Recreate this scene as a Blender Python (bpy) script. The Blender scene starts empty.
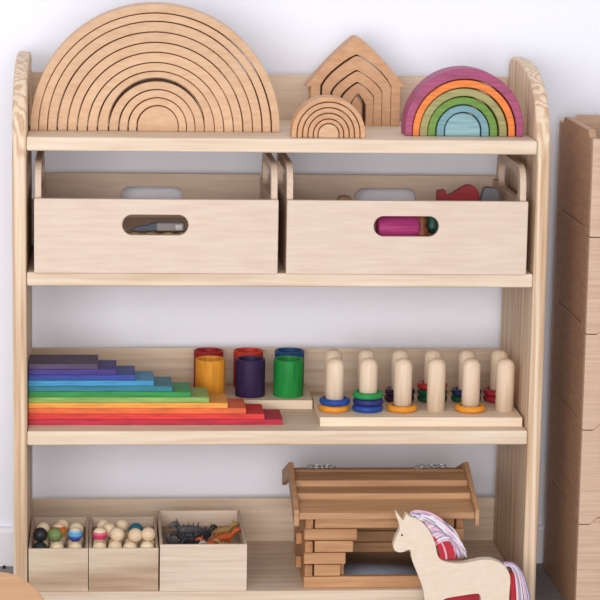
import bpy, bmesh, math, random
from mathutils import Vector, Matrix
random.seed(7)
scn = bpy.context.scene
COL = scn.collection
PI = math.pi

# ------------------------------------------------------------------ materials
def srgb(h):
    h = h.lstrip('#')
    c = [int(h[i:i+2], 16)/255 for i in (0, 2, 4)]
    return tuple((v/12.92 if v <= .04045 else ((v+.055)/1.055)**2.4) for v in c) + (1,)

def new_mat(name, rough=.6):
    m = bpy.data.materials.new(name); m.use_nodes = True
    nt = m.node_tree; b = nt.nodes['Principled BSDF']
    b.inputs['Roughness'].default_value = rough
    b.inputs['Specular IOR Level'].default_value = .3
    return m, nt, b

def coords(nt, scale, off=True):
    """object coordinates, shifted by a random amount for each object"""
    tc = nt.nodes.new('ShaderNodeTexCoord'); mp = nt.nodes.new('ShaderNodeMapping')
    src = tc.outputs['Object']
    if off:
        oi = nt.nodes.new('ShaderNodeObjectInfo')
        mul = nt.nodes.new('ShaderNodeVectorMath'); mul.operation = 'MULTIPLY_ADD'
        comb = nt.nodes.new('ShaderNodeCombineXYZ')
        for i in range(3): nt.links.new(oi.outputs['Random'], comb.inputs[i])
        mul.inputs[1].default_value = (3.1, 5.3, 4.7)
        nt.links.new(comb.outputs[0], mul.inputs[0]); nt.links.new(src, mul.inputs[2])
        src = mul.outputs[0]
    nt.links.new(src, mp.inputs['Vector']); mp.inputs['Scale'].default_value = scale
    return mp.outputs[0]

def wood(name, light, dark, axis='x', freq=60, stretch=.06, ring=.5, fibre=.4, rough=.55, tone=.0, ringfreq=None):
    """grain along axis: stretched noise fibres and warped growth rings"""
    m, nt, b = new_mat(name, rough)
    N, L = nt.nodes, nt.links
    s = [1, 1, 1]; s['xyz'.index(axis)] = stretch
    v = coords(nt, s)
    n1 = N.new('ShaderNodeTexNoise'); n1.inputs['Scale'].default_value = freq*3; n1.inputs['Detail'].default_value = 5
    L.new(v, n1.inputs['Vector'])
    n0 = N.new('ShaderNodeTexNoise'); n0.inputs['Scale'].default_value = freq*.22; n0.inputs['Detail'].default_value = 2
    L.new(v, n0.inputs['Vector'])
    # rings: sin(k * warped noise)
    mu = N.new('ShaderNodeMath'); mu.operation = 'MULTIPLY'; mu.inputs[1].default_value = ringfreq or 42
    L.new(n0.outputs['Fac'], mu.inputs[0])
    si = N.new('ShaderNodeMath'); si.operation = 'SINE'; L.new(mu.outputs[0], si.inputs[0])
    mr = N.new('ShaderNodeMapRange'); mr.inputs['From Min'].default_value = -1; mr.inputs['From Max'].default_value = 1
    mr.inputs['To Min'].default_value = 0; mr.inputs['To Max'].default_value = ring
    pw = N.new('ShaderNodeMath'); pw.operation = 'POWER'; pw.inputs[1].default_value = 1.8
    L.new(si.outputs[0], mr.inputs['Value'])
    L.new(mr.outputs[0], pw.inputs[0])
    m2 = N.new('ShaderNodeMapRange'); m2.inputs['From Min'].default_value = .35; m2.inputs['From Max'].default_value = .7
    m2.inputs['To Min'].default_value = 0; m2.inputs['To Max'].default_value = fibre
    L.new(n1.outputs['Fac'], m2.inputs['Value'])
    ad = N.new('ShaderNodeMath'); ad.operation = 'ADD'; ad.use_clamp = True
    L.new(pw.outputs[0], ad.inputs[0]); L.new(m2.outputs[0], ad.inputs[1])
    mx = N.new('ShaderNodeMix'); mx.data_type = 'RGBA'
    mx.inputs['A'].default_value = srgb(light); mx.inputs['B'].default_value = srgb(dark)
    L.new(ad.outputs[0], mx.inputs['Factor'])
    out = mx.outputs['Result']
    if tone:
        oi = N.new('ShaderNodeObjectInfo'); hs = N.new('ShaderNodeHueSaturation')
        m3 = N.new('ShaderNodeMapRange'); m3.inputs['To Min'].default_value = 1-tone; m3.inputs['To Max'].default_value = 1+tone*.6
        L.new(oi.outputs['Random'], m3.inputs['Value']); L.new(m3.outputs[0], hs.inputs['Value'])
        L.new(out, hs.inputs['Color']); out = hs.outputs['Color']
    L.new(out, b.inputs['Base Color'])
    bp = N.new('ShaderNodeBump'); bp.inputs['Strength'].default_value = .12; bp.inputs['Distance'].default_value = .001
    L.new(ad.outputs[0], bp.inputs['Height']); L.new(bp.outputs[0], b.inputs['Normal'])
    return m

def stain(name, col, axis='x', rough=.45, var=.25):
    """wood stained in one colour, grain faintly showing"""
    m, nt, b = new_mat(name, rough)
    N, L = nt.nodes, nt.links
    s = [1, 1, 1]; s['xyz'.index(axis)] = .08
    v = coords(nt, s)
    n = N.new('ShaderNodeTexNoise'); n.inputs['Scale'].default_value = 260; n.inputs['Detail'].default_value = 4
    L.new(v, n.inputs['Vector'])
    mx = N.new('ShaderNodeMix'); mx.data_type = 'RGBA'
    c = srgb(col)
    mx.inputs['A'].default_value = c; mx.inputs['B'].default_value = tuple(x*(1-var)*.9 for x in c[:3])+(1,)
    r = N.new('ShaderNodeMapRange'); r.inputs['From Min'].default_value = .35; r.inputs['From Max'].default_value = .7
    L.new(n.outputs['Fac'], r.inputs['Value']); L.new(r.outputs[0], mx.inputs['Factor'])
    L.new(mx.outputs['Result'], b.inputs['Base Color'])
    return m

def plain(name, col, rough=.6, metal=0, noise=.05, scale=40):
    m, nt, b = new_mat(name, rough); b.inputs['Metallic'].default_value = metal
    N, L = nt.nodes, nt.links
    v = coords(nt, (1, 1, 1), False)
    n = N.new('ShaderNodeTexNoise'); n.inputs['Scale'].default_value = scale; n.inputs['Detail'].default_value = 4
    L.new(v, n.inputs['Vector'])
    mx = N.new('ShaderNodeMix'); mx.data_type = 'RGBA'; c = srgb(col)
    mx.inputs['A'].default_value = c; mx.inputs['B'].default_value = tuple(x*(1-noise*2) for x in c[:3])+(1,)
    L.new(n.outputs['Fac'], mx.inputs['Factor']); L.new(mx.outputs['Result'], b.inputs['Base Color'])
    return m

def banded(name, cols, axis='Z', r=.0117):
    """ball painted in level bands, listed bottom to top"""
    m, nt, b = new_mat(name, .5)
    N, L = nt.nodes, nt.links
    tc = N.new('ShaderNodeTexCoord'); sp = N.new('ShaderNodeSeparateXYZ')
    L.new(tc.outputs['Object'], sp.inputs[0])
    mr = N.new('ShaderNodeMapRange'); mr.inputs['From Min'].default_value = -r; mr.inputs['From Max'].default_value = r
    L.new(sp.outputs[axis], mr.inputs['Value'])
    cr = N.new('ShaderNodeValToRGB'); cr.color_ramp.interpolation = 'CONSTANT'
    el = cr.color_ramp.elements
    el[0].position = 0; el[0].color = srgb(cols[0][1])
    el[1].position = cols[1][0]; el[1].color = srgb(cols[1][1])
    for p, c in cols[2:]:
        e = el.new(p); e.color = srgb(c)
    L.new(mr.outputs[0], cr.inputs['Fac']); L.new(cr.outputs['Color'], b.inputs['Base Color'])
    return m

PL, PD = '#E4D0BB', '#BE9A76'
pine_x = wood('pine_along', PL, PD, 'x', 60, .05, .42, .38)
pine_z = wood('pine_upright', '#E6D0B6', '#B07E50', 'z', 80, .03, .68, .30, ringfreq=70)
pine_tray = wood('pale_tray_wood', '#E8D5BD', '#C8A482', 'x', 60, .06, .3, .4)
beech = wood('beech_panel', '#DAC5B4', '#C6A692', 'x', 50, .10, .20, .40)
beech_back = wood('beech_panel_back', '#D4BCA8', '#BE9E88', 'x', 50, .10, .20, .40)
beech_in = wood('beech_panel_side', '#D6BEAA', '#BC9A82', 'y', 70, .05, .22, .45)
arch_wood = wood('oiled_arch_wood', '#D6B08E', '#BB8E68', 'x', 55, .25, .25, .45, tone=.05)
arch_dark = wood('oiled_house_wood', '#D0A27C', '#B07C56', 'x', 55, .3, .3, .5, tone=.06)
log_wood = wood('oiled_log_wood', '#CB9A70', '#9C6A43', 'x', 60, .06, .35, .55, tone=.1)
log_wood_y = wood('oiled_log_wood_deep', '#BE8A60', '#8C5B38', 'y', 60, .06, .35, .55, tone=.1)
roof_wood = wood('oiled_roof_wood', '#C0946D', '#8F6342', 'x', 60, .05, .4, .5, tone=.05)
walnut_x = wood('streaky_box_wood', '#DDC7AF', '#A88668', 'x', 36, .07, .75, .35, ringfreq=30)
pale_box = wood('pale_box_wood', '#E2CDB9', '#BFA28A', 'x', 60, .05, .3, .5)
pale_box_y = wood('pale_box_wood_side', '#D9C1A9', '#AD8D73', 'y', 60, .05, .3, .5)
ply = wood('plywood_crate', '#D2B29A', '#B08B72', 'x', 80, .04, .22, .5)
ply_shaded_y = wood('plywood_crate_shaded_side', '#BC9478', '#977055', 'y', 90, .08, .2, .5)  # same plywood, with the shade on the side panels put into a darker colour
peg_wood = wood('turned_peg_wood', '#E6D0B8', '#CBA986', 'z', 70, .08, .25, .4)
ball_wood = wood('turned_ball_wood', '#E6CFAE', '#BE9A72', 'x', 90, .3, .35, .4)
uni_wood = wood('unicorn_plywood', '#E4D2BE', '#D4BBA2', 'x', 90, .3, .12, .4)
stool_wood = wood('warm_stool_wood', '#DFA97C', '#C88F62', 'x', 30, .05, .5, .3)
block_wood = wood('brown_block_wood', '#A8835F', '#6E5039', 'x', 60, .1, .4, .5)

# ------------------------------------------------------------------ object helpers
def link(o, parent=None):
    COL.objects.link(o)
    if parent is not None: o.parent = parent
    return o

def thing(name, label, cat, loc=(0, 0, 0), rotz=0, group=None):
    o = bpy.data.objects.new(name, None); o.location = loc; o.rotation_euler = (0, 0, rotz)
    o.empty_display_size = .02
    link(o); o['label'] = label; o['category'] = cat
    if group: o['group'] = group
    return o

def tag(o, label, cat, group=None):
    o['label'] = label; o['category'] = cat
    if group: o['group'] = group
    return o

def mesh_obj(name, bm, mats, parent=None, loc=(0, 0, 0), rot=(0, 0, 0), bevel=.0012, seg=2, smooth=True):
    bmesh.ops.recalc_face_normals(bm, faces=bm.faces)
    me = bpy.data.meshes.new(name); bm.to_mesh(me); bm.free()
    for m in (mats if isinstance(mats, (list, tuple)) else [mats]): me.materials.append(m)
    if smooth:
        for p in me.polygons: p.use_smooth = True
    o = bpy.data.objects.new(name, me); o.location = loc; o.rotation_euler = rot
    link(o, parent)
    if bevel:
        b = o.modifiers.new('bevel', 'BEVEL'); b.width = bevel; b.segments = seg
        b.limit_method = 'ANGLE'; b.angle_limit = math.radians(32); b.harden_normals = True
    return o

def box(bm, x0, x1, y0, y1, z0, z1):
    vs = [bm.verts.new((x, y, z)) for z in (z0, z1) for y in (y0, y1) for x in (x0, x1)]
    for f in ((0, 2, 3, 1), (4, 5, 7, 6), (0, 1, 5, 4), (2, 6, 7, 3), (0, 4, 6, 2), (1, 3, 7, 5)):
        bm.faces.new([vs[i] for i in f])
    return bm

def bx(*a): return box(bmesh.new(), *a)

def prism(bm, pts, a0, a1, axis='y'):
    """polygon pts extruded from a0 to a1; axis y: pts are (x,z), axis x: (y,z), axis z: (x,y)"""
    def P(p, a): return {'y': (p[0], a, p[1]), 'x': (a, p[0], p[1]), 'z': (p[0], p[1], a)}[axis]
    A = [bm.verts.new(P(p, a0)) for p in pts]; B = [bm.verts.new(P(p, a1)) for p in pts]
    bm.faces.new(A); bm.faces.new(B[::-1]); n = len(pts)
    for i in range(n): bm.faces.new((A[i], B[i], B[(i+1) % n], A[(i+1) % n]))
    return bm

def holed(bm, outer, hole, a0, a1, axis='y'):
    """prism with one hole, both rings given with the same number of points"""
    def P(p, a): return {'y': (p[0], a, p[1]), 'x': (a, p[0], p[1]), 'z': (p[0], p[1], a)}[axis]
    n = len(outer)
    O = [[bm.verts.new(P(p, a)) for p in outer] for a in (a0, a1)]
    H = [[bm.verts.new(P(p, a)) for p in hole] for a in (a0, a1)]
    for i in range(n):
        j = (i+1) % n
        bm.faces.new((O[0][i], O[0][j], H[0][j], H[0][i])); bm.faces.new((O[1][j], O[1][i], H[1][i], H[1][j]))
        bm.faces.new((O[0][j], O[0][i], O[1][i], O[1][j])); bm.faces.new((H[0][i], H[0][j], H[1][j], H[1][i]))
    return bm

def slot(cx, cz, w, h, n=8):
    """stadium outline, starting at the right and going round, 4n points"""
    r = h/2; pts = []
    for k in range(4*n):
        a = 2*PI*(k+.5)/(4*n)
        sx = (w/2-r)*(1 if math.cos(a) > 0 else -1)
        pts.append((cx+sx+r*math.cos(a), cz+r*math.sin(a)))
    return pts

def ring_rect(x0, x1, z0, z1, hole):
    """points on a rectangle matched by angle to the hole's points"""
    cx = sum(p[0] for p in hole)/len(hole); cz = sum(p[1] for p in hole)/len(hole)
    out = []
    for p in hole:
        dx, dz = p[0]-cx, p[1]-cz
        t = min(((x1-cx)/dx if dx > 0 else (x0-cx)/dx) if abs(dx) > 1e-9 else 1e9,
                ((z1-cz)/dz if dz > 0 else (z0-cz)/dz) if abs(dz) > 1e-9 else 1e9)
        out.append([cx+dx*t, cz+dz*t])
    # snap the nearest points onto the corners
    for c in ((x0, z0), (x1, z0), (x1, z1), (x0, z1)):
        k = min(range(len(out)), key=lambda i: (out[i][0]-c[0])**2+(out[i][1]-c[1])**2); out[k] = list(c)
    return out

def lathe(bm, prof, n=32, c=(0, 0, 0)):
    rings = []
    for r, z in prof:
        if r < 1e-6: rings.append([bm.verts.new((c[0], c[1], c[2]+z))])
        else: rings.append([bm.verts.new((c[0]+r*math.cos(2*PI*k/n), c[1]+r*math.sin(2*PI*k/n), c[2]+z)) for k in range(n)])
    for A, B in zip(rings, rings[1:]):
        for k in range(n):
            j = (k+1) % n
            if len(A) == 1 and len(B) == 1: continue
            if len(A) == 1: bm.faces.new((A[0], B[j], B[k]))
            elif len(B) == 1: bm.faces.new((A[k], A[j], B[0]))
            else: bm.faces.new((A[k], A[j], B[j], B[k]))
    return bm

def tube(bm, pts, r, n=8, mat=0, closed=False, taper=None):
    P = [Vector(p) for p in pts]; rings = []; N = len(P)
    up = Vector((0, 0, 1))
    for i, p in enumerate(P):
        a = P[(i-1) % N] if (closed or i) else P[0]; b = P[(i+1) % N] if (closed or i < N-1) else P[-1]
        t = (b-a).normalized(); s = t.cross(up)
        if s.length < 1e-3: s = t.cross(Vector((0, 1, 0)))
        s.normalize(); u = s.cross(t)
        rr = r*(taper(i/(N-1)) if taper else 1)
        rings.append([bm.verts.new(p+rr*(math.cos(2*PI*k/n)*s+math.sin(2*PI*k/n)*u)) for k in range(n)])
    m = N if closed else N-1
    for i in range(m):
        A, B = rings[i], rings[(i+1) % N]
        for k in range(n):
            f = bm.faces.new((A[k], A[(k+1) % n], B[(k+1) % n], B[k])); f.material_index = mat; f.smooth = True
    if not closed:
        f = bm.faces.new(rings[0][::-1]); f.material_index = mat
        f = bm.faces.new(rings[-1]); f.material_index = mat
    return bm

def smooth_pts(pts, it=2, closed=True):
    """Chaikin corner cutting"""
    for _ in range(it):
        o = []; n = len(pts)
        for i in range(n if closed else n-1):
            a, b = pts[i], pts[(i+1) % n]
            o += [tuple(a[k]*.75+b[k]*.25 for k in range(len(a))), tuple(a[k]*.25+b[k]*.75 for k in range(len(a)))]
        if not closed: o = [pts[0]]+o+[pts[-1]]
        pts = o
    return pts

def struct(o):
    o['kind'] = 'structure'; return o

# ------------------------------------------------------------------ the room
Z1, Z2, Z3, Z4 = .7817, .5694, .3143, .0499     # tops of the four shelves
W, D, T = .80, .297, .0220
wall_m = plain('painted_wall', '#EFEFF8', .85, noise=.012, scale=60)
skirt_m = plain('painted_skirting', '#EDEAEF', .5, noise=.01)
floor_m, fnt, fb = new_mat('grey_floor', .7)
fv = coords(fnt, (1, 1, 1), False)
fn = fnt.nodes.new('ShaderNodeTexNoise'); fn.inputs['Scale'].default_value = 220; fn.inputs['Detail'].default_value = 6
fr = fnt.nodes.new('ShaderNodeValToRGB'); fr.color_ramp.elements[0].color = srgb('#6F6A6A'); fr.color_ramp.elements[1].color = srgb('#9A9494')
fnt.links.new(fv, fn.inputs['Vector']); fnt.links.new(fn.outputs['Fac'], fr.inputs['Fac']); fnt.links.new(fr.outputs['Color'], fb.inputs['Base Color'])

struct(mesh_obj('wall_back', bx(-2.5, 3.2, .335, .435, 0, 2.7), wall_m, bevel=0, smooth=False))
struct(mesh_obj('floor', bx(-2.5, 3.2, -4.6, .335, -.08, 0), floor_m, bevel=0, smooth=False))
bb = prism(bmesh.new(), [(.335, 0), (.321, 0), (.321, .060), (.325, .067), (.335, .068)], -2.5, 3.2, 'x')
struct(mesh_obj('baseboard_back', bb, skirt_m, bevel=0, smooth=False))

# ------------------------------------------------------------------ shelving unit
unit = thing('shelving_unit', 'open pine shelving unit with four shelves and curved side panels against the wall', 'shelf', (0, 0, 0))
side = [(.303, 0), (.303, .868), (.300, .880), (.292, .889), (.278, .893), (.22, .893), (.16, .889), (.12, .881),
        (.085, .869), (.055, .852), (.033, .832), (.016, .806), (.006, .778), (.001, .745), (0, .70), (0, .35), (0, .02), (0, 0)]
for x0, x1 in ((-.0225, -.0003), (W+.0003, W+.0225)):
    mesh_obj('side_panel', prism(bmesh.new(), side, x0, x1, 'x'), pine_z, unit, bevel=.005, seg=3)
for z in (Z1, Z2, Z3, Z4):
    mesh_obj('shelf', bx(0, W, 0, D-.0005, z-T-(.0012 if z == Z3 else 0), z), pine_x, unit, loc=(0, 0, 0), bevel=.003, seg=3)
    mesh_obj('back_board', bx(0, W, D, D+.006+.0, z-.004, z+.076), pine_x, unit, bevel=.0015)

# ------------------------------------------------------------------ nested arches
def arch_pts(a, h, n=40):
    """feet at z=0, half width a, height h: half circle on short straight feet"""
    s = max(0, h-a); r = min(a, h)
    return [(-a, 0)] + [(-a*math.cos(PI*k/n), s+r*math.sin(PI*k/n)) for k in range(n+1)] + [(a, 0)]

def arch_piece(name, a, h, ai, hi, depth, mat, loc, rotz=0, bevel=.0014):
    bm = bmesh.new()
    O = arch_pts(a, h)
    if ai is None:
        prism(bm, O, 0, depth)
    else:
        I = arch_pts(ai, hi)
        n = len(O)
        V = [[[bm.verts.new((p[0], y, p[1])) for p in R] for R in (O, I)] for y in (0, depth)]
        for i in range(n-1):
            bm.faces.new((V[0][0][i], V[0][0][i+1], V[0][1][i+1], V[0][1][i]))
            bm.faces.new((V[1][0][i+1], V[1][0][i], V[1][1][i], V[1][1][i+1]))
            bm.faces.new((V[0][0][i+1], V[0][0][i], V[1][0][i], V[1][0][i+1]))
            bm.faces.new((V[0][1][i], V[0][1][i+1], V[1][1][i+1], V[1][1][i]))
        for e in (0, n-1): bm.faces.new((V[0][0][e], V[0][1][e], V[1][1][e], V[1][0][e]))
    return mesh_obj(name, bm, mat, None, loc, (0, 0, rotz), bevel)

def fix_feet(bm): bmesh.ops.remove_doubles(bm, verts=bm.verts, dist=1e-6)

def nest(prefix, radii, heights, xs, y, z, depth, mats, labels, group, scale, gap=.0006, dy=None, bevel=.0014):
    n = len(radii)
    for i in range(n):
        a, h = radii[i]/scale, heights[i]/scale
        last = i == n-1
        ai = None if last else radii[i+1]/scale+gap
        hi = None if last else heights[i+1]/scale+gap
        if not last and (i in GAPS): hi += GAPS[i]/scale
        o = arch_piece(prefix if not last else prefix, a, h, ai, hi, depth, mats[i], (xs[i], y+(dy[i] if dy else 0), z), 0, bevel)
        tag(o, labels[i], 'rainbow arch' if not last else 'rainbow arch', group)

ord_ = ['outermost and tallest', 'second', 'third', 'fourth', 'fifth', 'sixth', 'seventh', 'eighth', 'ninth', 'tenth', 'eleventh']
sc = 618.0
R1 = [123.4, 114.6, 105.6, 96.2, 86.4, 76.9, 67.2, 57.8, 47.3, 37.6, 28.9, 20.4]
H1 = [124.5, 115.5, 107.3, 97, 86.8, 77.2, 67.2, 58.8, 49.0, 40.6, 32.6, 24.8]
GAPS = {7: 3.0}
xs1 = [.2015, .2010, .2007, .2012, .2012, .2016, .2019, .2026, .2034, .2040, .2045, .2050]
lab = ['outermost and largest plain wooden arch of the big nested rainbow on the top shelf'] + \
      ['%s plain wooden arch counted from outside in the big nested rainbow' % o for o in ord_[1:7]] + \
      ['plain wooden arch with a dark gap beneath it in the big nested rainbow'] + \
      ['plain wooden arch just under the dark gap in the big nested rainbow', 'third smallest plain wooden arch ring of the big nested rainbow',
       'smallest plain wooden arch ring of the big rainbow, around its solid half disc', 'solid wooden half disc at the heart of the big nested rainbow']
for i in range(12): xs1[i] += .0
nest('rainbow_arch', [r-.6 for r in R1], H1, xs1, .094, Z1, .068, [arch_wood]*12, lab, 'arches of the big plain rainbow', sc,
     gap=.0014, dy=[.0, .001, .0005, .0015, .0, .001, .0, .0015, .0025, .001, .002, .0])

GAPS = {}
sc = 640.0
R2 = [37.2, 31.4, 25.8, 20.4, 14.9, 10.2]; H2 = [41, 35.5, 29.9, 24.3, 18.5, 13.8]
lab = ['outermost arch of the small plain wooden rainbow in front of the house'] + \
      ['%s arch from outside of the small plain wooden rainbow' % o for o in ord_[1:4]] + \
      ['smallest ring of the small plain wooden rainbow', 'solid wooden half disc at the middle of the small plain rainbow']
nest('rainbow_arch', R2, H2, [.4715]*6, .022, Z1, .045, [arch_dark]*5+[arch_wood], lab, 'arches of the small plain rainbow', sc, gap=.0013)

sc = 627.0
cols = ['#A94F74', '#F0853F', '#A39A66', '#6F943F', '#7AA0AA', '#8DB2B8']
cn = ['pink', 'orange', 'speckled olive', 'green', 'grey blue']
R3 = [59.6, 51.6, 43.9, 35.2, 26.4, 17.8]; H3 = [68, 56.6, 48.0, 39.4, 31, 23.4]
mats = [stain('stain_'+n.replace(' ', '_'), c, 'x', .5) for n, c in zip(cn+['pale blue'], cols)]
lab = ['outermost pink arch of the coloured rainbow at the right end', 'orange arch inside the pink one of the coloured rainbow',
       'speckled olive arch of the coloured rainbow', 'green arch of the coloured rainbow on the top shelf',
       'grey blue arch of the coloured rainbow', 'pale blue solid half disc inside the coloured rainbow']
nest('rainbow_arch', R3, H3, [.692, .6915, .6905, .6895, .6895, .6893], .058, Z1, .056, mats, lab, 'arches of the coloured rainbow', sc, gap=.0015,
     dy=[0, .001, .0, .0015, .0, .001], bevel=.002)

# nested house
sc = 608.0
def pointed(a, hs, h, k=.35, n=9):
    """straight legs to height hs, bowed slopes to a softly rounded apex"""
    L = []
    P0, P1, P2 = (-a, hs), (-a*.86, hs+(h-hs)*.42), (0, h)
    ctrl = [(-a, 0), (-a, hs*.9)]
    arc = []
    for i in range(n+1):
        t = i/n
        x = (1-t)**2*P0[0]+2*t*(1-t)*P1[0]+t*t*(-a*.06)
        z = (1-t)**2*P0[1]+2*t*(1-t)*P1[1]+t*t*(h-h*.008)
        arc.append((x, z))
    left = [(-a, 0)]+arc
    full = left+[(-x, z) for x, z in left[::-1]]
    mid = smooth_pts(full[1:-1], 2, False)
    return [full[0]]+mid+[full[-1]]

def house_piece(outer, inner, loc, mat, depth, tri=True):
    bm = bmesh.new()
    prism(bm, outer if inner is None else list(outer)+list(inner[::-1]), 0, depth)
    if tri: bmesh.ops.triangulate(bm, faces=[f for f in bm.faces if len(f.verts) > 4], ngon_method='EAR_CLIP')
    # each piece is one clean open outline; flat shaded so its long front face stays even
    return mesh_obj('house_arch', bm, mat, None, loc, bevel=.0012, smooth=False)

hx = .5320; hy = .205
# outer house: walls, overhanging eaves and curved roof
hw, he, hz, hh = 45.0/sc, 50.0/sc, 39.0/sc, 88.5/sc
roof = []
for i in range(9):
    t = i/8
    P0, P1, P2 = (-he, hz), (-he*.50, hz+(hh-hz)*.64), (-.004, hh)
    roof.append(((1-t)**2*P0[0]+2*t*(1-t)*P1[0]+t*t*P2[0], (1-t)**2*P0[1]+2*t*(1-t)*P1[1]+t*t*P2[1]))
lft = [(-hw, 0), (-hw, hz-.0005)]+roof
outer = lft+[(0, hh+.0004)]+[(-x, z) for x, z in lft[::-1]]
inner5 = pointed(35.6/sc, 40/sc, 72/sc)
n_o, n_i = len(outer), len(inner5)
# match counts
def resample(pts, n):
    d = [0]
    for a, b in zip(pts, pts[1:]): d.append(d[-1]+math.hypot(a[0]-b[0], a[1]-b[1]))
    out = []
    for k in range(n):
        s = d[-1]*k/(n-1); i = 0
        while i < len(d)-2 and d[i+1] < s: i += 1
        t = (s-d[i])/max(1e-9, d[i+1]-d[i]); out.append((pts[i][0]*(1-t)+pts[i+1][0]*t, pts[i][1]*(1-t)+pts[i+1][1]*t))
    return out
inner_m = resample(inner5, n_o); inner_m[0] = (-35.6/sc, 0); inner_m[-1] = (35.6/sc, 0)
o = house_piece(outer, inner_m, (hx, hy, Z1), arch_dark, .05, False)
tag(o, 'outer house shaped wooden arch with overhanging roof eaves on the top shelf', 'house arch', 'nested wooden house pieces')
specs = [(34.4, 39, 70.3, 26, 34, 56.5, 'second wooden arch inside the nested house'),
         (24.8, 33.2, 54.9, 16.7, 29, 44.5, 'third wooden arch inside the nested house'),
         (15.5, 28, 42.9, 8.2, 20, 33, 'narrow inner arch of the nested house, with a dark doorway gap'),]
for k, (a, hs, h, ai, hsi, hi, lb) in enumerate(specs):
    o = house_piece(pointed(a/sc, hs/sc, h/sc), pointed(ai/sc, hsi/sc, hi/sc), (hx+.0012*(k+1), hy+.001*(k % 2), Z1), arch_dark, .05)
    tag(o, lb, 'house arch', 'nested wooden house pieces')
o = house_piece(pointed(5.4/sc, 20/sc, 30/sc), None, (hx+.001, hy-.001, Z1), arch_dark, .05)
tag(o, 'smallest solid wooden core standing in the doorway of the nested house', 'house arch', 'nested wooden house pieces')

# ------------------------------------------------------------------ crates with handles
def crate(x0, x1, label, inner_z):
    y0, y1, h, t = -.008, .2955, .117, .010
    w = x1-x0
    root = thing('toy_crate', label, 'crate', (x0, y0, Z2), group='beech crates on the second shelf')
    d = y1-y0
    hc = (w/2-.002, .0765)
    hole = slot(hc[0], hc[1], .103, .0325)
    rect = ring_rect(0, w, 0, h, hole)
    mesh_obj('front_panel', holed(bmesh.new(), rect, hole, 0, t), beech, root, bevel=.002, seg=3)
    hole2 = slot(hc[0], hc[1]+.006, .103, .0325)
    mesh_obj('back_panel', holed(bmesh.new(), ring_rect(0, w, 0, h+.004, hole2), hole2, d-t, d), beech_back, root, bevel=.002, seg=3)
    # side panels rise into a rounded handle with a slot
    for xa in (.0008, w-t-.0008):
        th = t
        ring = []; hol = []
        y_a, y_b = .020, d-.045; top = .171
        hz = slot(0, 0, 1, 1)
        hs = slot((y_a+y_b)/2, .1345, y_b-y_a-.045, .040)
        base = []
        # outer outline matched to the slot by angle
        cy, cz = (y_a+y_b)/2, .1345
        outl = []
        def outline():
            P = [(y_b, cz)]
            r = .034
            for k in range(9): a = PI/2*k/8; P.append((y_b-r+r*math.cos(a), top-r+r*math.sin(a)))
            for k in range(9): a = PI/2+PI/2*k/8; P.append((y_a+r+r*math.cos(a), top-r+r*math.sin(a)))
            P.append((y_a, cz))
            P += [(y_a, h+.004), (y_a-.003, h), (t+.0005, h), (t+.0005, 0), (d-t-.0005, 0), (d-t-.0005, h), (y_b+.003, h), (y_b, h+.004), (y_b, cz)]
            return P
        O = resample(outline(), 97)[:-1]
        n = 96
        H = []
        P = hs+[hs[0]]
        # hole ring resampled, starting at its rightmost point
        mid = ((hs[0][0]+hs[-1][0])/2, (hs[0][1]+hs[-1][1])/2)
        H = resample([mid]+hs+[mid], 97)[:-1]
        # angular matching of hole points to outline points
        def ang(p): return math.atan2(p[1]-cz, (p[0]-cy)*.35)
        H = []
        for q in O:
            a = math.atan2(q[1]-cz, q[0]-cy)
            # ray against stadium
            L = (y_b-y_a-.045)/2; r = .020; dx, dz = math.cos(a), math.sin(a)
            tt = r/abs(dz) if abs(dz) > 1e-6 else 1e9
            if abs(tt*dx) > L-r:
                c = (L-r)*(1 if dx > 0 else -1); bq = dx*c; tt = bq+math.sqrt(max(0, bq*bq-c*c+r*r))
            H.append((cy+tt*dx, cz+tt*dz))
        mesh_obj('side_panel', holed(bmesh.new(), O, H, xa, xa+th, 'x'), beech_in, root, bevel=.0025, seg=3)
    mesh_obj('bottom_panel', bx(t+.001, w-t-.001, t+.0005, d-t-.0005, .002, inner_z), beech, root, bevel=0)
    return root
crate(.0115, .3925, 'pale beech crate with slot handle at the left of the second shelf', .046)
crate(.4055, .7875, 'pale beech crate with slot handle at the right, a red toy showing over its rim', .046)
CF = Z2+.0462   # inside bottom of the crates

# toys inside the left crate
o = mesh_obj('track_piece', prism(bmesh.new(), smooth_pts([(-.05, 0), (.05, 0), (.052, .012), (.04, .0165), (.03, .012), (.018, .0165), (.005, .012), (-.01, .0165), (-.022, .012), (-.036, .0165), (-.05, .011)], 1), 0, .042), block_wood, None, (.203, .012, CF), bevel=.001)
tag(o, 'brown wavy edged wooden strip low in the left crate handle hole', 'toy', 'toys in the left crate')
gb = thing('printed_block', 'grey toy block with white marks seen through the left crate handle hole', 'toy', (.206, .020, CF+.0162), group='toys in the left crate')
gbb = mesh_obj('block', bx(-.004, .040, 0, .028, 0, .0135), plain('grey_block_paint', '#857D7C', .6), gb, bevel=.003)
mk = bmesh.new()
white_m = plain('white_print', '#E8E2DC', .7)
for dx, w_, z0, z1 in ((.0265, .0016, .0035, .0105), (.0295, .0016, .0035, .0105), (.0325, .0016, .0045, .0105), (.0350, .0012, .0035, .0105)):
    box(mk, dx, dx+w_, -.0006, -.0001, z0, z1)
box(mk, .0265, .0345, -.0006, -.0001, .0030, .0042)
mesh_obj('white_marks', mk, white_m, gbb, bevel=0)
o = mesh_obj('toy_knife', prism(bmesh.new(), smooth_pts([(0, 0), (.041, 0), (.043, .004), (.043, .0125), (.036, .0125), (.030, .0095), (.018, .0085), (.006, .004)], 1), 0, .009), plain('slate_toy_paint', '#3C4450', .45), None, (.1605, .022, CF+.0163), bevel=.001)
tag(o, 'dark slate curved blade shaped toy at the left in the left crate handle hole', 'toy', 'toys in the left crate')

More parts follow.
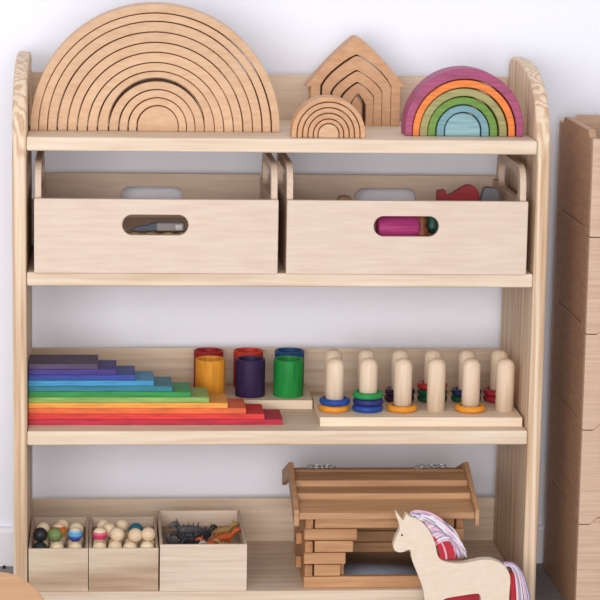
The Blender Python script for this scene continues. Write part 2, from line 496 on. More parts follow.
# toys inside the right crate
mg = bmesh.new(); lathe(mg, [(0, -.036), (.0180, -.036), (.0200, -.034), (.0195, .024), (.0170, .030), (0, .031)], 28)
o = mesh_obj('toy_cylinder', mg, stain('magenta_stain', '#AE3573', 'z', .5), None, (.589, .038, CF+.0212), (0, PI/2, 0), bevel=.001)
tag(o, 'magenta wooden cylinder lying behind the right crate handle hole', 'toy', 'toys in the right crate')
tr = thing('toy_tree', 'small dark green toy tree with brown trunk behind the right crate handle hole', 'toy', (.645, .06, CF), group='toys in the right crate')
cr = bmesh.new(); lathe(cr, [(0, .050), (.006, .044), (.013, .036), (.012, .030), (.017, .022), (.015, .016), (.004, .010), (0, .010)], 20)
mesh_obj('crown', cr, stain('dark_green_stain', '#1F4A3C', 'z'), tr, bevel=0)
tk = bmesh.new(); lathe(tk, [(0, 0), (.0045, 0), (.004, .012), (0, .0125)], 12)
mesh_obj('trunk', tk, block_wood, tr, bevel=0)
hb = thing('toy_hedgehog', 'brown toy figure with a green base beside the magenta cylinder in the right crate', 'toy', (.6245, .034, CF), group='toys in the right crate')
hd = bmesh.new(); lathe(hd, [(0, .043), (.006, .040), (.009, .032), (.006, .026), (.010, .020), (.012, .010), (.010, .005), (0, .005)], 14)
mesh_obj('body', hd, stain('brown_stain', '#84492B', 'z'), hb, bevel=0)
hf = bmesh.new(); lathe(hf, [(0, 0), (.011, 0), (.011, .005), (0, .005)], 14)
mesh_obj('base', hf, stain('moss_stain', '#4C6B35', 'z'), hb, bevel=.0005)
bird = [(.0, .0), (.050, 0), (.070, .0), (.0735, .030), (.0735, .066), (.068, .0755), (.060, .0800), (.052, .0800), (.044, .0765), (.032, .0680), (.022, .0630), (.0180, .0660), (.0185, .0700), (.0140, .0725), (.0100, .0705), (.0055, .0710), (.0030, .0680), (.004, .066), (.004, .03)]
o = mesh_obj('toy_bird', prism(bmesh.new(), smooth_pts(bird, 1), 0, .016), stain('dark_red_stain', '#9E2B30', 'x'), None, (.656, .12, CF), bevel=.002)
tag(o, 'dark red wooden bird shaped toy rising over the rim of the right crate', 'toy', 'toys in the right crate')
gw = [(0, 0), (.031, 0), (.031, .064), (.028, .072), (.021, .0755), (0, .0755)]
o = mesh_obj('toy_block', prism(bmesh.new(), smooth_pts(gw, 1), 0, .022), plain('grey_toy_paint', '#77767C', .5), None, (.7325, .122, CF), bevel=.002)
tag(o, 'grey rounded toy block beside the red bird in the right crate', 'toy', 'toys in the right crate')
gw = [(.006, 0), (.030, 0), (.028, .058), (.020, .0605), (.012, .0605), (.006, .057)]
o = mesh_obj('toy_block', prism(bmesh.new(), gw, 0, .02), block_wood, None, (.492, .12, CF), bevel=.003)
tag(o, 'dark brown toy just showing over the rim near the left of the right crate', 'toy', 'toys in the right crate')

# ------------------------------------------------------------------ stepped counting boards
bc = [('#BF2440', 'crimson'), ('#DD3A35', 'red'), ('#EC6E3C', 'orange red'), ('#EFA043', 'yellow orange'), ('#93B25C', 'light green'),
      ('#2F9448', 'green'), ('#2F7E8C', 'teal'), ('#3F97C4', 'light blue'), ('#33479B', 'blue'), ('#463486', 'violet'), ('#574360', 'dark purple')]
bt = .0091
where = ['longest and lowest of the stepped stack', 'second from the bottom of the stepped stack', 'third from the bottom of the stepped stack', 'fourth from the bottom of the stepped stack',
         'fifth from the bottom of the stepped stack', 'middle of the stepped stack', 'fifth from the top of the stepped stack', 'fourth from the top of the stepped stack',
         'third from the top of the stepped stack', 'second from the top of the stepped stack', 'shortest and topmost of the stepped stack']
for k, (c, n) in enumerate(bc):
    L_ = .4075-.0297*k
    o = mesh_obj('counting_board', bx(0, L_, 0, .076, .0001, bt), stain('board_'+n.replace(' ', '_'), c, 'x', .5, .3), None, (.0008, .0435+random.uniform(-.0006, .0006), Z3+bt*k), bevel=.0009)
    tag(o, '%s stained counting board, %s' % (n, where[k]), 'wooden board', 'stepped rainbow counting boards')

# ------------------------------------------------------------------ cups on their tray
cx0 = .305
o = mesh_obj('cup_tray', bx(.225, .4663, .156, .2945, Z3+.0001, Z3+.0160), pine_tray, None, bevel=.0015)
tag(o, 'low pale wooden tray carrying the six coloured cups', 'tray')
def cup(x, y, col, name, label):
    r, h, w = .0250, .0625, .0035
    bm = bmesh.new()
    lathe(bm, [(0, 0), (r*.985, 0), (r, .001), (r, h-.001), (r-.001, h), (r-w+.0005, h), (r-w, h-.001), (r-w, .005), (0, .005)], 48)
    o = mesh_obj('stacking_cup', bm, stain('cup_'+name, col, 'z', .55, .3), None, (x, y, Z3+.0161), bevel=0)
    for p in o.data.polygons: p.use_smooth = True
    md = o.modifiers.new('edge', 'EDGE_SPLIT'); md.split_angle = math.radians(40)
    tag(o, label, 'cup', 'coloured wooden cups on the tray')
cup(.2975, .195, '#E99A2E', 'yellow', 'amber yellow wooden cup standing in front of the deep red one')
cup(.3640, .195, '#34204A', 'purple', 'dark purple wooden cup, middle of the front row')
cup(.4280, .195, '#1F8F3F', 'green', 'green wooden cup in front of the blue one')
cup(.2975, .2665, '#B22A28', 'red', 'deep red wooden cup behind the amber yellow one')
cup(.3650, .2665, '#D8402E', 'scarlet', 'bright scarlet wooden cup behind the dark purple one')
cup(.4350, .2665, '#1F4E86', 'blue', 'blue wooden cup behind the green one')

# ------------------------------------------------------------------ peg board
pb = thing('peg_board', 'pale wooden counting tray with twelve round pegs in two rows', 'peg board', (.467, .0285, Z3+.0001), math.radians(-.6))
mesh_obj('board', bx(0, .3285, 0, .160, 0, .0160), pine_tray, pb, bevel=.0015)
pm = bmesh.new(); r = .0148
lathe(pm, [(0, 0), (r, 0), (r, .074), (r*.96, .0775), (r*.80, .0822), (r*.55, .0853), (r*.25, .0866), (0, .0869)], 28)
peg0 = None
fx = [.0272, .0818, .1384, .1930, .2500, .3060]
PEG = []
for row, (yy, dxs) in enumerate(((.0500, 0), (.1250, .0035))):
    for x in fx:
        px = x+dxs*(1 if x < .3 else .3)
        PEG.append((px, yy))
        if peg0 is None: peg0 = mesh_obj('peg', pm, peg_wood, pb, (px, yy, .0161), bevel=0)
        else:
            q = peg0.copy(); COL.objects.link(q); q.parent = pb; q.location = (px, yy, .0161)
def ring_mesh():
    bm = bmesh.new(); R_, rr, hh_ = .0205, .0047, .0053
    prof = [(R_+rr*math.cos(2*PI*k/14), hh_+hh_*math.sin(2*PI*k/14)) for k in range(15)]
    rings = []
    n = 36
    for k in range(n):
        a = 2*PI*k/n
        rings.append([bm.verts.new((p[0]*math.cos(a), p[0]*math.sin(a), p[1])) for p in prof[:-1]])
    for k in range(n):
        A, B = rings[k], rings[(k+1) % n]
        for j in range(14): bm.faces.new((A[j], A[(j+1) % 14], B[(j+1) % 14], B[j]))
    return bm
rc = {'yellow': '#E8962B', 'blue': '#24499A', 'indigo': '#2F2F6E', 'green': '#27924B', 'purple': '#3B1F3D', 'red': '#B5302F', 'navy': '#26305F', 'dark green': '#1E5237', 'brown red': '#7E322E', 'crimson': '#A82B38'}
rmat = {k: stain('ring_'+k.replace(' ', '_'), v, 'x', .45, .2) for k, v in rc.items()}
base_ring = None
RINGS = [(0, 0, 'yellow', 'amber ring under the blue one on the leftmost front peg'),
         (0, 1, 'blue', 'blue ring above the amber one on the leftmost front peg'),
         (1, 0, 'blue', 'blue ring at the foot of the second front peg'),
         (1, 1, 'indigo', 'indigo ring between the blue and green rings on the second front peg'),
         (1, 2, 'green', 'bright green ring, top of the three on the second front peg'),
         (2, 0, 'yellow', 'amber ring alone on the third front peg'),
         (4, 0, 'yellow', 'amber ring alone on the fifth front peg'),
         (8, 0, 'purple', 'dark purple ring low on the third back peg'),
         (8, 1, 'purple', 'dark purple ring, top one on the third back peg'),
         (9, 0, 'dark green', 'dark green ring lowest on the fourth back peg'),
         (9, 1, 'dark green', 'dark green ring under the red one on the fourth back peg'),
         (9, 2, 'red', 'red ring on top of the green ones on the fourth back peg'),
         (10, 0, 'dark green', 'dark green ring at the foot of the fifth back peg'),
         (10, 1, 'navy', 'navy ring on the fifth back peg'),
         (11, 0, 'crimson', 'crimson ring low on the rightmost back peg'),
         (11, 1, 'crimson', 'crimson ring, upper one on the rightmost back peg')]
rotp = Matrix.Rotation(math.radians(-.6), 4, 'Z')
for pi_, lvl, c, lb in RINGS:
    px, py = PEG[pi_]
    v = rotp @ Vector((px, py, 0))+Vector((.467, .0285, Z3+.0163+.0107*lvl))
    v += Vector((random.uniform(-.0006, .0006), random.uniform(-.0006, .0006), 0))
    if base_ring is None:
        base_ring = mesh_obj('peg_ring', ring_mesh(), rmat[c], None, v, bevel=0); o = base_ring
        o.data.materials.clear(); o.data.materials.append(rmat['yellow'])
    else:
        o = base_ring.copy(); COL.objects.link(o); o.location = v
    o.material_slots[0].link = 'OBJECT'; o.material_slots[0].material = rmat[c]
    tag(o, lb, 'ring', 'coloured rings on the peg board')

# ------------------------------------------------------------------ bottom shelf boxes
def open_box(x0, x1, y0, d, hf, floor_z, mat, label, t=.0045, hb=None):
    w = x1-x0; hb = hb or hf
    root = thing('wooden_box', label, 'box', (x0, y0, Z4+.0001), group='small open wooden boxes on the bottom shelf')
    mesh_obj('front_panel', bx(0, w, 0, t, 0, hf), mat, root, bevel=.0006)
    mesh_obj('back_panel', bx(0, w, d-t, d, 0, hb), pale_box, root, bevel=.0006)
    for xa in (0, w-t):
        mesh_obj('side_panel', bx(xa, xa+t, t+.0002, d-t-.0002, 0, hb), pale_box_y, root, bevel=.0006)
    mesh_obj('bottom_panel', bx(t+.0002, w-t-.0002, t+.0002, d-t-.0002, .0005, floor_z), pale_box, root, bevel=0)
    return root
BY = .0055
open_box(.0015, .0965, BY, .196, .0705, .0535, walnut_x, 'small open wooden box with streaky grain at the left end of the bottom shelf')
open_box(.0975, .2090, BY, .196, .0705, .0535, walnut_x, 'open wooden box holding a heap of plain balls, middle of the three')
open_box(.2112, .3510, .001, .215, .0775, .0510, pale_box, 'larger pale open wooden box filled with small dark and orange toy animals')
B1 = Z4+.0001+.0537

# balls: first one is the source, the rest are copies
RB = .0117
sph = bmesh.new(); bmesh.ops.create_uvsphere(sph, u_segments=28, v_segments=18, radius=RB)
ball0 = None
black_m = plain('black_paint', '#26262A', .4); teal_m = stain('teal_ball', '#1E6379', 'x'); green_m = stain('olive_ball', '#7A8A55', 'x')
rose_m = banded('rose_band', [(0, '#E6CFAE'), (.22, '#BE3A5C'), (.55, '#D9607A'), (.72, '#E6CFAE')])
orange_m = banded('orange_bands', [(0, '#E0A03C'), (.42, '#E5922F'), (.62, '#DE5A26'), (.82, '#E6CFAE')])
bluem = banded('blue_bands', [(0, '#4C3F86'), (.28, '#3C5CA8'), (.46, '#5E9CC8'), (.72, '#8CB9D2'), (.84, '#E6CFAE')])
lime_m = banded('pale_green_bands', [(0, '#B9BE86'), (.4, '#B9BE86'), (.62, '#E6CFAE')])
def ball(x, y, z, mat, label, group):
    global ball0
    if ball0 is None:
        ball0 = mesh_obj('wooden_ball', sph, ball_wood, None, (x, y, z), bevel=0); o = ball0
    else:
        o = ball0.copy(); COL.objects.link(o); o.location = (x, y, z)
    o.material_slots[0].link = 'OBJECT'; o.material_slots[0].material = mat
    tag(o, label, 'ball', group)
GA, GB = 'balls in the left small box', 'balls in the middle small box'
zA = B1+RB; zB = zA+.0165; zC = zB+.0165
# left box: three columns
ball(.0195, .0235, zA+.0005, black_m, 'black ball at the front left of the left small box', GA)
ball(.0465, .0235, zA, ball_wood, 'plain wooden ball in front of the green one in the left small box', GA)
ball(.0755, .0235, zA, ball_wood, 'plain wooden ball at the front right of the left small box', GA)
ball(.0210, .0480, zA, ball_wood, 'plain wooden ball under the black ones in the left small box', GA)
ball(.0460, .0480, zA, ball_wood, 'plain wooden ball beneath the green one in the left small box', GA)
ball(.0745, .0480, zA, ball_wood, 'plain wooden ball beneath the blue banded one in the left small box', GA)
ball(.0195, .0365, zA+.0200, black_m, 'black ball behind and above the front black one in the left small box', GA)
ball(.0435, .0365, zA+.0198, green_m, 'olive green ball in the middle of the left small box', GA)
ball(.0755, .0370, zA+.0198, bluem, 'ball with purple and light blue bands in the left small box', GA)
for x_, lb in ((.0225, 'plain wooden ball low behind the black ones in the left small box'), (.0490, 'plain wooden ball low behind the orange banded one in the left small box'), (.0770, 'plain wooden ball low behind the blue banded one in the left small box')):
    ball(x_, .0730, zA, ball_wood, lb, GA)
ball(.0485, .0615, zA+.0200, orange_m, 'ball with orange and yellow bands in the left small box', GA)
for x_, lb in ((.0235, 'plain wooden ball at the back left of the left small box, above the black ones'), (.0770, 'plain wooden ball at the back right of the left small box, above the blue banded')):
    ball(x_, .0640, zA+.0210, ball_wood, lb, GA)
ball(.0520, .0980, zA, ball_wood, 'plain wooden ball low at the back of the left small box', GA)
ball(.0540, .0860, zA+.0203, ball_wood, 'plain wooden ball topmost behind the orange banded one, left small box', GA)
# middle box
ball(.1145, .0235, zA, ball_wood, 'plain wooden ball at the front left of the middle small box', GB)
ball(.1395, .0240, zA+.001, ball_wood, 'second plain ball from the left in the front row of the middle small box', GB)
ball(.1635, .0235, zA-.0005, ball_wood, 'third plain ball from the left in the front row of the middle small box', GB)
ball(.1910, .0235, zA, lime_m, 'ball with a pale green lower half at the front right of the middle small box', GB)
for k, x_ in enumerate((.1150, .1400, .1655, .1925)):
    ball(x_, .0478, zA, ball_wood, 'plain ball in the lower row of the middle small box, %s' % ('left end', 'second along', 'third along', 'right end')[k], GB)
for k, x_ in enumerate((.1180, .1440, .1700)):
    ball(x_, .0722, zA, ball_wood, 'plain wooden ball deep in the middle small box, %s' % ('left one', 'centre one', 'right one')[k], GB)
ball(.1150, .0357, zA+.0200, rose_m, 'ball with a rose pink band at the left of the middle small box', GB)
ball(.1430, .0357, zA+.0199, ball_wood, 'plain wooden ball above the front row at the centre of the middle small box', GB)
ball(.1720, .0357, zA+.0185, ball_wood, 'plain wooden ball in front of the teal one in the middle small box', GB)
ball(.1930, .0362, zA+.0198, ball_wood, 'plain wooden ball at the upper right of the middle small box', GB)
ball(.1300, .0570, zA+.0220, ball_wood, 'plain wooden ball behind the rose banded one in the middle small box', GB)
ball(.1735, .0600, zA+.0205, teal_m, 'teal painted ball in the middle small box', GB)
ball(.1200, .0980, zA, ball_wood, 'plain wooden ball low at the back left of the middle small box', GB)
ball(.1520, .0965, zA, ball_wood, 'plain wooden ball low at the back centre of the middle small box', GB)
ball(.1215, .0850, zA+.0208, ball_wood, 'plain wooden ball high at the back left of the middle small box', GB)
ball(.1505, .0800, zA+.0222, ball_wood, 'plain wooden ball high at the back centre of the middle small box', GB)

# small toy animals in the larger box
def critter(L_, seed):
    rnd = random.Random(seed); bm = bmesh.new()
    # trunk and tail as one curved, tapering body
    pts = [(-L_*.62, rnd.uniform(-.004, .004), L_*.30), (-L_*.45, 0, L_*.22), (-L_*.25, 0, L_*.27), (0, 0, L_*.31), (L_*.22, 0, L_*.31), (L_*.36, 0, L_*.42), (L_*.45, rnd.uniform(-.002, .002), L_*.55)]
    pts = smooth_pts(pts, 2, False)
    tube(bm, pts, L_*.13, 10, taper=lambda u: .15+1.0*math.sin(PI*min(1, u*.8+.02))**1.2 if u < .72 else .62)
    hp = pts[-1]
    tube(bm, [(hp[0]-.001, hp[1], hp[2]-.001), (hp[0]+L_*.10, hp[1], hp[2]+L_*.01), (hp[0]+L_*.24, hp[1], hp[2]-L_*.06)], L_*.085, 10, taper=lambda u: 1.15-.6*u)
    for sx in (-.20, .2):
        for sy in (-1, 1):
            k = rnd.uniform(-.05, .05)
            tube(bm, [(L_*sx, sy*L_*.05, L_*.27), (L_*(sx+k-.03), sy*L_*.09, L_*.13), (L_*(sx+k), sy*L_*.09, 0)], L_*.045, 7, taper=lambda u: 1.3-.5*u)
    # horns / spikes
    for j in range(4):
        bx_ = -L_*.3+j*L_*.17
        tube(bm, [(bx_, 0, L_*.36), (bx_-L_*.03, 0, L_*.52)], L_*.035, 6, taper=lambda u: 1.2-1.0*u)
    for sy in (-1, 1):
        tube(bm, [(hp[0], hp[1]+sy*.001, hp[2]), (hp[0]-L_*.04, hp[1]+sy*L_*.06, hp[2]+L_*.15)], L_*.025, 6, taper=lambda u: 1.2-.9*u)
    return bm
am = {'charcoal': plain('charcoal_rubber', '#34343A', .5, noise=.2, scale=300), 'grey': plain('grey_rubber', '#6E6A6C', .5, noise=.3, scale=300),
      'orange': plain('orange_rubber', '#D2622F', .5, noise=.2, scale=300), 'tan': plain('tan_rubber', '#C69A5B', .5, noise=.3, scale=300), 'white': plain('white_rubber', '#C9C2BC', .5, noise=.3, scale=300)}
BZ = Z4+.0001+.0512
AN = [(.236, .045, .031, 'charcoal', .4, 0, 'charcoal toy animal at the left front of the larger box'),
      (.232, .085, .026, 'grey', 2.6, .2, 'grey toy animal at the back left of the larger box'),
      (.262, .030, .031, 'white', .1, .0, 'off white toy animal at the front of the larger box'),
      (.262, .070, .040, 'charcoal', 3.3, .0, 'large charcoal horned toy animal in the middle of the larger box'),
      (.283, .098, .038, 'charcoal', .9, .15, 'charcoal toy animal lying across the back middle of the larger box'),
      (.262, .125, .045, 'grey', 3.6, .0, 'grey toy animal rising highest at the back of the larger box'),
      (.297, .050, .032, 'orange', 3.0, .0, 'orange toy animal in front, right of centre in the larger box'),
      (.318, .090, .036, 'orange', .3, .0, 'orange toy animal behind at the right of the larger box'),
      (.322, .045, .030, 'tan', 2.9, .0, 'tan toy animal at the right front of the larger box'),
      (.318, .135, .034, 'tan', .2, .0, 'tan toy animal at the back right of the larger box')]
for i, (x, y, L_, c, rz, tl, lb) in enumerate(AN):
    o = mesh_obj('toy_animal', critter(L_*1.22, i), am[c], None, (x, y, BZ+.0002), (tl, 0, rz), bevel=0)
    tag(o, lb, 'toy animal', 'toy animals in the larger box')

# ------------------------------------------------------------------ log cabin
cb = thing('toy_log_cabin', 'brown wooden toy log cabin with clapboard roof on the bottom shelf', 'toy house', (.444, .0130, Z4+.0001))
LP, LH, LT = .0199, .0192, .013
cw, cd = .260, .215
def log(x0, x1, y0, y1, z0, mat, nm='log'):
    return mesh_obj(nm, bx(x0, x1, y0, y1, z0, z0+LH), mat, cb, bevel=.0022)
door_l = [None, .041+.020, .068, .079, .086, None]   # right ends of the front left logs, by row
for r_ in range(6):
    z = LP*r_
    if r_ % 2 == 0:      # long logs reach the corners: bottom, third, fifth
        pass
    # rows 0,2,4: front logs run to the corner; rows 1,3,5: side logs show their ends
    full = r_ % 2 == 0
    xl = 0 if full else .0165
    if r_ == 0: log(0, cw, 0, LT, z, log_wood)
    elif r_ == 5: log(.0165, cw-.0165, 0, LT, z, log_wood)
    else:
        log(xl, {1: .0600, 2: .0680, 3: .0800, 4: .0860}[r_], 0, LT, z, log_wood)
        log(cw-{1: .060, 2: .068, 3: .080, 4: .086}[r_], cw-xl, 0, LT, z, log_wood)
    # back wall
    if r_ in (0, 1, 3, 5): log(xl, cw-xl, cd-LT, cd, z, log_wood)
    else: log(xl, cw-xl, cd-LT, cd, z, log_wood)
    # side walls: at rows 1,3,5 the logs come through to the front
    for xa in (.001, cw-LT-.001):
        if full: log(xa, xa+LT, LT+.0003, cd-LT-.0003, z, log_wood_y)
        else: log(xa, xa+LT, -.0035, cd+.0035, z, log_wood_y)
# short side-wall stubs that jut out to the left
for r_ in (1, 3, 5):
    mesh_obj('log_end', bx(-.009, .0006, .05, .063, LP*r_, LP*r_+LH), log_wood_y, cb, bevel=.0012)
mesh_obj('floor_panel', bx(LT+.003, cw-LT-.003, LT+.0008, cd-LT-.0008, 0, .003), plain('blue_grey_board', '#C2CADA', .7, noise=.1), cb, bevel=0)
# door jamb
for x_ in (.0605, cw-.0665):
    mesh_obj('door_post', bx(x_, x_+.006, LT+.0004, LT+.007, .003, LP*5-.0003), log_wood_y, cb, bevel=.001)
# roof: stepped clapboards on the front slope, plain boards behind
ZR = LP*5+LH+.0006-.0001
rx0, rx1 = -.011, .2725
ridge_y, ridge_z = .1075, .168
ey, ez = -.024, ZR+.0022
def slope_board(y0, z0, y1, z1, th, nm='roof_board'):
    # the butt edge stands upright and the top tapers back under the next board
    pts = [(y0, z0), (y1, z1), (y1, z1+.0015), (y0, z0+th)]
    return mesh_obj(nm, prism(bmesh.new(), pts, rx0, rx1, 'x'), roof_wood, cb, bevel=.0008)
TS = [0, .40, .667, 1]; nb = 3
for k in range(nb):
    t0, t1 = TS[k], TS[k+1]
    slope_board(ey+(ridge_y-ey)*t0, ez+(ridge_z-ez)*t0, ey+(ridge_y-ey)*t1, ez+(ridge_z-ez)*t1-.0003, .0108)
by = 2*ridge_y-ey
for k in range(nb):
    t0, t1 = TS[k], TS[k+1]
    slope_board(by+(ridge_y-by)*t0, ez+(ridge_z-ez)*t0, by+(ridge_y-by)*t1, ez+(ridge_z-ez)*t1-.0003, .0108)
mesh_obj('ridge_board', prism(bmesh.new(), [(ridge_y-.010, ridge_z-.002), (ridge_y+.010, ridge_z-.002), (ridge_y+.001, ridge_z+.0035), (ridge_y-.001, ridge_z+.0035)], rx0, rx1, 'x'), roof_wood, cb, bevel=.001)
# barge boards at each gable
for xa, xb in ((rx0-.0085, rx0-.0003), (rx1+.0003, rx1+.0075)):
    for s in (0, 1):
        y0_, y1_ = ((ey-.003), ridge_y-.0005) if s == 0 else ((by+.003), ridge_y+.0005)
        zt = ridge_z+.0155
        pts = [(y0_, ez-.011), (y1_, ridge_z-.012), (y1_, zt), (y0_, ez+.0155)]
        if s == 0:
            mesh_obj('gable_board', prism(bmesh.new(), pts, xa, xb, 'x'), roof_wood, cb, bevel=.0012)
        else:
            mesh_obj('gable_board', prism(bmesh.new(), pts, xa, xb, 'x'), roof_wood, cb, bevel=.0012)
# gable triangles
for xa in (.002, cw-LT):
    mesh_obj('gable_wall', prism(bmesh.new(), [(.002, ZR), (cd-.002, ZR), (ridge_y, ridge_z-.006)], xa, xa+.009, 'x'), log_wood_y, cb, bevel=.0008)
# little chains lying on the ridge
steel = plain('galvanised_wire', '#B9BBC0', .3, 1.0, .1)
def chain(x0, n, step, nm='hanging_chain'):
    bm = bmesh.new(); rnd = random.Random(n+int(x0*1000))
    for i in range(n):
        c = Vector((x0+i*step, ridge_y-.002+rnd.uniform(-.002, .002), ridge_z+.0075+abs(math.sin(i*1.7))*.002))
        ra = rnd.uniform(.2, 1.2); rb = rnd.uniform(-.5, .5)
        M_ = Matrix.Rotation(rb, 3, 'Z') @ Matrix.Rotation(ra, 3, 'X')
        tube(bm, [c+M_ @ Vector((.0062*math.cos(2*PI*k/16), .0030*math.sin(2*PI*k/16), 0)) for k in range(16)], .0007, 6, closed=True)
    return mesh_obj(nm, bm, steel, cb, bevel=0)
chain(.018, 5, .0088); chain(.197, 6, .0078)

# ------------------------------------------------------------------ unicorn
un = thing('toy_unicorn', 'pale flat wooden unicorn with white and lilac wool mane standing before the shelves', 'toy unicorn', (.67, -.07, 0))
OX, OZ = .67, 0
out = [(.5817, .2010), (.5860, .1950), (.5924, .1868), (.5945, .1935), (.5970, .1991), (.5995, .1965), (.6035, .1935), (.6100, .1915), (.6165, .1885), (.6230, .1838), (.6291, .1773), (.6345, .1700), (.6390, .1620), (.6425, .1540),
       (.6450, .1450), (.6468, .1360), (.6490, .1290), (.6533, .1235), (.6590, .1205), (.6663, .1188), (.6750, .1175), (.6843, .1170), (.6950, .1180), (.7050, .1202), (.7170, .1228), (.7289, .1233), (.7380, .1220), (.7451, .1195), (.7530, .1150), (.7600, .1080),
       (.7645, .0990), (.7664, .0890), (.7655, .0740), (.7650, .0567), (.7660, .02), (.7665, 0),
       (.7230, 0), (.7220, .030), (.7200, .055), (.7185, .0640), (.7160, .0672), (.7100, .0672), (.7000, .0660), (.6850, .0635), (.6700, .0612), (.6610, .0590), (.6570, .0540), (.6560, .03), (.6560, 0),
       (.6305, 0), (.6302, .03), (.6294, .0576), (.6276, .0690), (.6250, .0800), (.6186, .0967), (.6140, .1075), (.6095, .1180), (.6062, .1290), (.6052, .1370), (.6040, .1400), (.6015, .1400), (.5975, .1383), (.5936, .1366), (.5890, .1358), (.5849, .1362), (.5810, .1380), (.5783, .1412),
       (.5770, .1455), (.5775, .1500), (.5795, .1560), (.5820, .1620), (.5850, .1680), (.5866, .1735), (.5862, .1790), (.5848, .1850), (.5820, .1920), (.5794, .1985), (.5800, .2015)]
P = smooth_pts([(x-OX, z-OZ) for x, z in out], 1)
ub = mesh_obj('body', prism(bmesh.new(), P, -.010, .008), uni_wood, un, bevel=.0022, seg=3)
eb = bmesh.new(); bmesh.ops.create_uvsphere(eb, u_segments=14, v_segments=10, radius=.0016)
mesh_obj('eye', eb, plain('black_eye', '#2A2524', .4), ub, loc=(.5906-OX, -.0103, .1645), bevel=0)
wool = [plain('white_wool', '#EFE6EA', .9, noise=.05), plain('lilac_wool', '#B9A6C6', .9, noise=.1), plain('pink_wool', '#E2B7C8', .9, noise=.08), plain('red_wool', '#CC3B49', .9, noise=.15), plain('grey_wool', '#8C8598', .9, noise=.1)]
rnd = random.Random(3)
def bez(a, b, c, d, n=16):
    return [tuple(a[i]*(1-t)**3+3*b[i]*t*(1-t)**2+3*c[i]*t*t*(1-t)+d[i]*t**3 for i in range(3)) for t in [k/n for k in range(n+1)]]
mb = bmesh.new()
# wool laid over the neck: strands start along the crest and fall back towards the shoulders
crest = [(.604, .1965), (.613, .193), (.623, .186), (.630, .179), (.636, .170), (.641, .159), (.6445, .147)]
for i in range(230):
    u = rnd.random(); k = min(5, int(u*6)); f = u*6-k
    cx_ = crest[k][0]*(1-f)+crest[k+1][0]*f; cz_ = crest[k][1]*(1-f)+crest[k+1][1]*f
    yy = rnd.uniform(-.004, .010)
    lift = rnd.uniform(.001, .019)
    ex, ez_ = .690+rnd.uniform(-.014, .006), .128+rnd.uniform(-.004, .010)
    ex -= .012*(1-u)*0
    g_ = (.9-u*.55)
    mid1 = (cx_+.007+lift*.7, yy-.001, cz_+lift*g_+.004)
    mid2 = (.668+lift*.9-.004, yy+rnd.uniform(-.004, .003), .168+rnd.uniform(-.010, .010))
    pts = bez((cx_-OX, yy*.6, cz_-.002), (mid1[0]-OX, mid1[1], mid1[2]), (mid2[0]-OX, mid2[1], mid2[2]), (ex-OX, yy, ez_))
    tube(mb, pts, .0017, 5, mat=rnd.choice([0, 0, 0, 0, 1, 1, 2, 2, 4]), taper=lambda t: .9+.3*math.sin(PI*t)-.5*t**3)
mesh_obj('mane', mb, wool, un, bevel=0)
rb = bmesh.new()
for i in range(90):
    x_ = .6440+rnd.random()*.025; yy = rnd.uniform(-.002, .008)
    z0 = .158-(x_-.6475)*.2
    pts = bez((x_-OX-.004, yy, z0), (x_-OX+.004, yy-.002, z0-.008), (x_-OX+.010, yy-.002, .136), (x_-OX+.010, yy, .1205+rnd.random()*.004))
    tube(rb, pts, .0024, 5, mat=3 if rnd.random() < .85 else 2)
mesh_obj('red_wool_tuft', rb, wool, un, bevel=0)
tb = bmesh.new()
for i in range(110):
    u = rnd.random(); yy = rnd.uniform(-.006, .008)
    pts = bez((.7560+rnd.uniform(-.002, .003)-OX, yy*.5, .111+rnd.uniform(-.003, .002)), (.7700+u*.012-OX, yy, .1200+u*.002), (.7800+u*.014-OX, yy, .098), (.7790+u*.028-OX, yy, .030-rnd.random()*.02))
    tube(tb, pts, .0013, 5, mat=rnd.choice([0, 0, 0, 1, 1, 2, 4]), taper=lambda t: 1.1-.4*t)
for i in range(45):
    x_ = .7670+rnd.random()*.011; yy = rnd.uniform(.0, .008)
    pts = bez((x_-OX-.003, yy, .098), (x_-OX+.001, yy, .085), (x_-OX+.002, yy, .06), (x_-OX+.004, yy, .024+rnd.random()*.01))
    tube(tb, pts, .0017, 5, mat=3)
mesh_obj('tail', tb, wool, un, bevel=0)
# second, red unicorn silhouette seen between the legs
r2 = [(.6400, .0), (.6600, 0), (.6620, .030), (.6700, .0640), (.7150, .0640), (.7170, .030), (.7170, 0), (.7450, 0), (.7500, .04), (.7480, .085), (.7350, .100), (.7000, .100), (.6700, .1000), (.6500, .100), (.6480, .120), (.6400, .122), (.6320, .110), (.6380, .080), (.6400, .04)]
r2 = [(.6400, .0), (.7500, 0), (.7500, .06), (.7420, .095), (.7000, .100), (.6500, .095), (.6400, .06)]
mesh_obj('felt_blanket', prism(bmesh.new(), smooth_pts([(x-OX, z) for x, z in r2], 1), .009, .013), stain('red_felt', '#B83742', 'x', .9), un, bevel=.001)

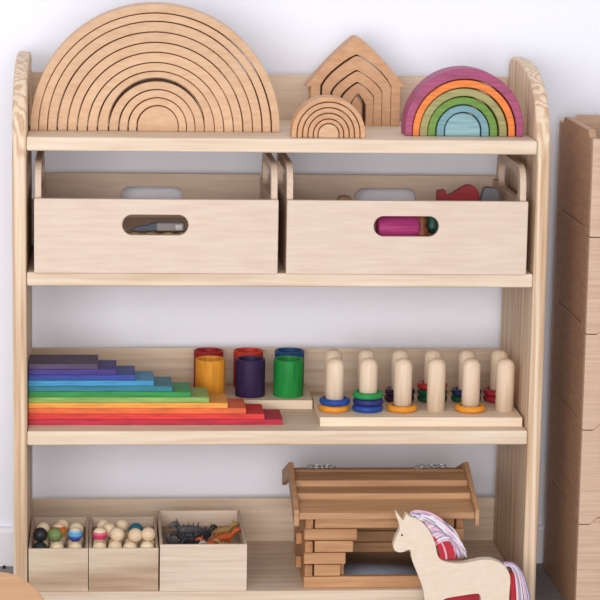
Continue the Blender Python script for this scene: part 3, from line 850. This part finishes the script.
# ------------------------------------------------------------------ stacked crates at the right
def stack_crate(k, label):
    z0 = .157*k; h = .157; x0, wd = .889, .42; y0, y1 = .001, .293; t = .012; up = .011
    root = thing('stacking_crate', label, 'crate', (x0, y0, z0), group='plywood crates stacked beside the shelves')
    d = y1-y0; g = .0011
    low = 0 if k == 0 else g
    def profile(L_, c):
        top = [(0, h), (c, h), (c+.012, h+up), (L_-c-.012, h+up), (L_-c, h), (L_, h)]
        if k == 0: bot = [(L_, 0), (0, 0)]
        else: bot = [(L_, g), (L_-c-g, g), (L_-c-.012-g, up+g), (c+.012+g, up+g), (c+g, g), (0, g)]
        return top+bot
    mesh_obj('side_panel', prism(bmesh.new(), [(y+t, z) if y < d/2 else (y-t, z) for y, z in profile(d, .02)], 0, t, 'x'), ply_shaded_y, root, bevel=.0018)
    mesh_obj('side_panel', prism(bmesh.new(), [(y+t, z) if y < d/2 else (y-t, z) for y, z in profile(d, .02)], wd-t, wd, 'x'), ply_shaded_y, root, bevel=.0012)
    mesh_obj('front_panel', prism(bmesh.new(), profile(wd, .018), 0, t-.0002, 'y'), ply, root, bevel=.0018)
    mesh_obj('back_panel', prism(bmesh.new(), profile(wd, .018), d-t+.0002, d, 'y'), ply, root, bevel=.0012)
    mesh_obj('bottom_panel', bx(t+.0003, wd-t-.0003, t+.0003, d-t-.0003, .014, .022), ply, root, bevel=0)
for k, lb in enumerate(('plywood crate on the floor, lowest of the stack right of the shelves', 'plywood crate second from the floor in the stack right of the shelves',
                        'plywood crate in the middle of the stack right of the shelves', 'plywood crate just under the topmost of the stack right of the shelves',
                        'open plywood crate, topmost of the stack right of the shelves')):
    stack_crate(k, lb)

# ------------------------------------------------------------------ stool in the near left corner
st = thing('low_stool', 'warm brown wooden stool with a rounded corner, cut off at the lower left', 'stool', (-.15, -.73, 0))
tp = [(-.018, -.597), (-.005, -.604), (.0070, -.620), (.0190, -.645), (.0308, -.679), (.0408, -.717), (.056, -.80), (.047, -.86), (0, -.90), (-.2, -.895), (-.3, -.88), (-.35, -.83), (-.36, -.70), (-.345, -.62), (-.30, -.575), (-.2, -.572), (-.1, -.582), (-.05, -.589)]
mesh_obj('seat', prism(bmesh.new(), smooth_pts([(x+.153, y+.733) for x, y in tp], 2), .238, .260, 'z'), stool_wood, st, bevel=.004, seg=3)
for lx, ly in ((.12, .055), (.125, -.10), (-.13, .09), (-.13, -.09)):
    lg = bmesh.new(); lathe(lg, [(0, 0), (.013, 0), (.018, .2379), (0, .2379)], 20)
    mesh_obj('leg', lg, stool_wood, st, (lx, ly, 0), bevel=.001)
nub = bmesh.new(); lathe(nub, [(0, 0), (.003, 0), (.0028, .0035), (.0015, .005), (0, .0052)], 14)
o = mesh_obj('door_stop', nub, plain('black_rubber', '#1E1C20', .6), None, (-.0495, .309, 0), bevel=0)
tag(o, 'tiny dark nub on the floor against the skirting left of the shelves', 'door stop')

# ------------------------------------------------------------------ light
w = bpy.data.worlds.new('daylight'); scn.world = w; w.use_nodes = True
bg = w.node_tree.nodes['Background']; bg.inputs['Color'].default_value = (.90, .94, 1, 1); bg.inputs['Strength'].default_value = .85
def area(name, loc, target, sx, sy, power, color):
    l = bpy.data.lights.new(name, 'AREA'); l.shape = 'RECTANGLE'; l.size = sx; l.size_y = sy; l.energy = power; l.color = color
    o = bpy.data.objects.new(name, l); COL.objects.link(o); o.location = loc
    o.rotation_euler = (Vector(target)-Vector(loc)).to_track_quat('-Z', 'Y').to_euler()
    return o
area('window_light', (-.4, -4.1, 1.0), (.4, .2, .5), 2.8, 1.7, 125, (1, .985, .965))

# ------------------------------------------------------------------ camera
cam = bpy.data.cameras.new('camera'); co = bpy.data.objects.new('camera', cam); COL.objects.link(co)
r_ = Vector((0.99670172, -0.07929158, 0.01727793)); u_ = Vector((-0.00315343, 0.17490483, 0.98458029)); f_ = Vector((0.08109092, 0.98138736, -0.17407791))
co.matrix_world = Matrix(((r_[0], u_[0], -f_[0], .11640), (r_[1], u_[1], -f_[1], -3.78422), (r_[2], u_[2], -f_[2], 1.19783), (0, 0, 0, 1)))
cam.sensor_fit = 'HORIZONTAL'; cam.sensor_width = 36; cam.lens = 36*2440.692/600
cam.clip_start = .05; cam.clip_end = 50
scn.camera = co
scn.view_settings.view_transform = 'Standard'; scn.view_settings.look = 'None'
scn.view_settings.gamma = 1; scn.view_settings.use_curve_mapping = False
scn.view_settings.exposure = 0.0
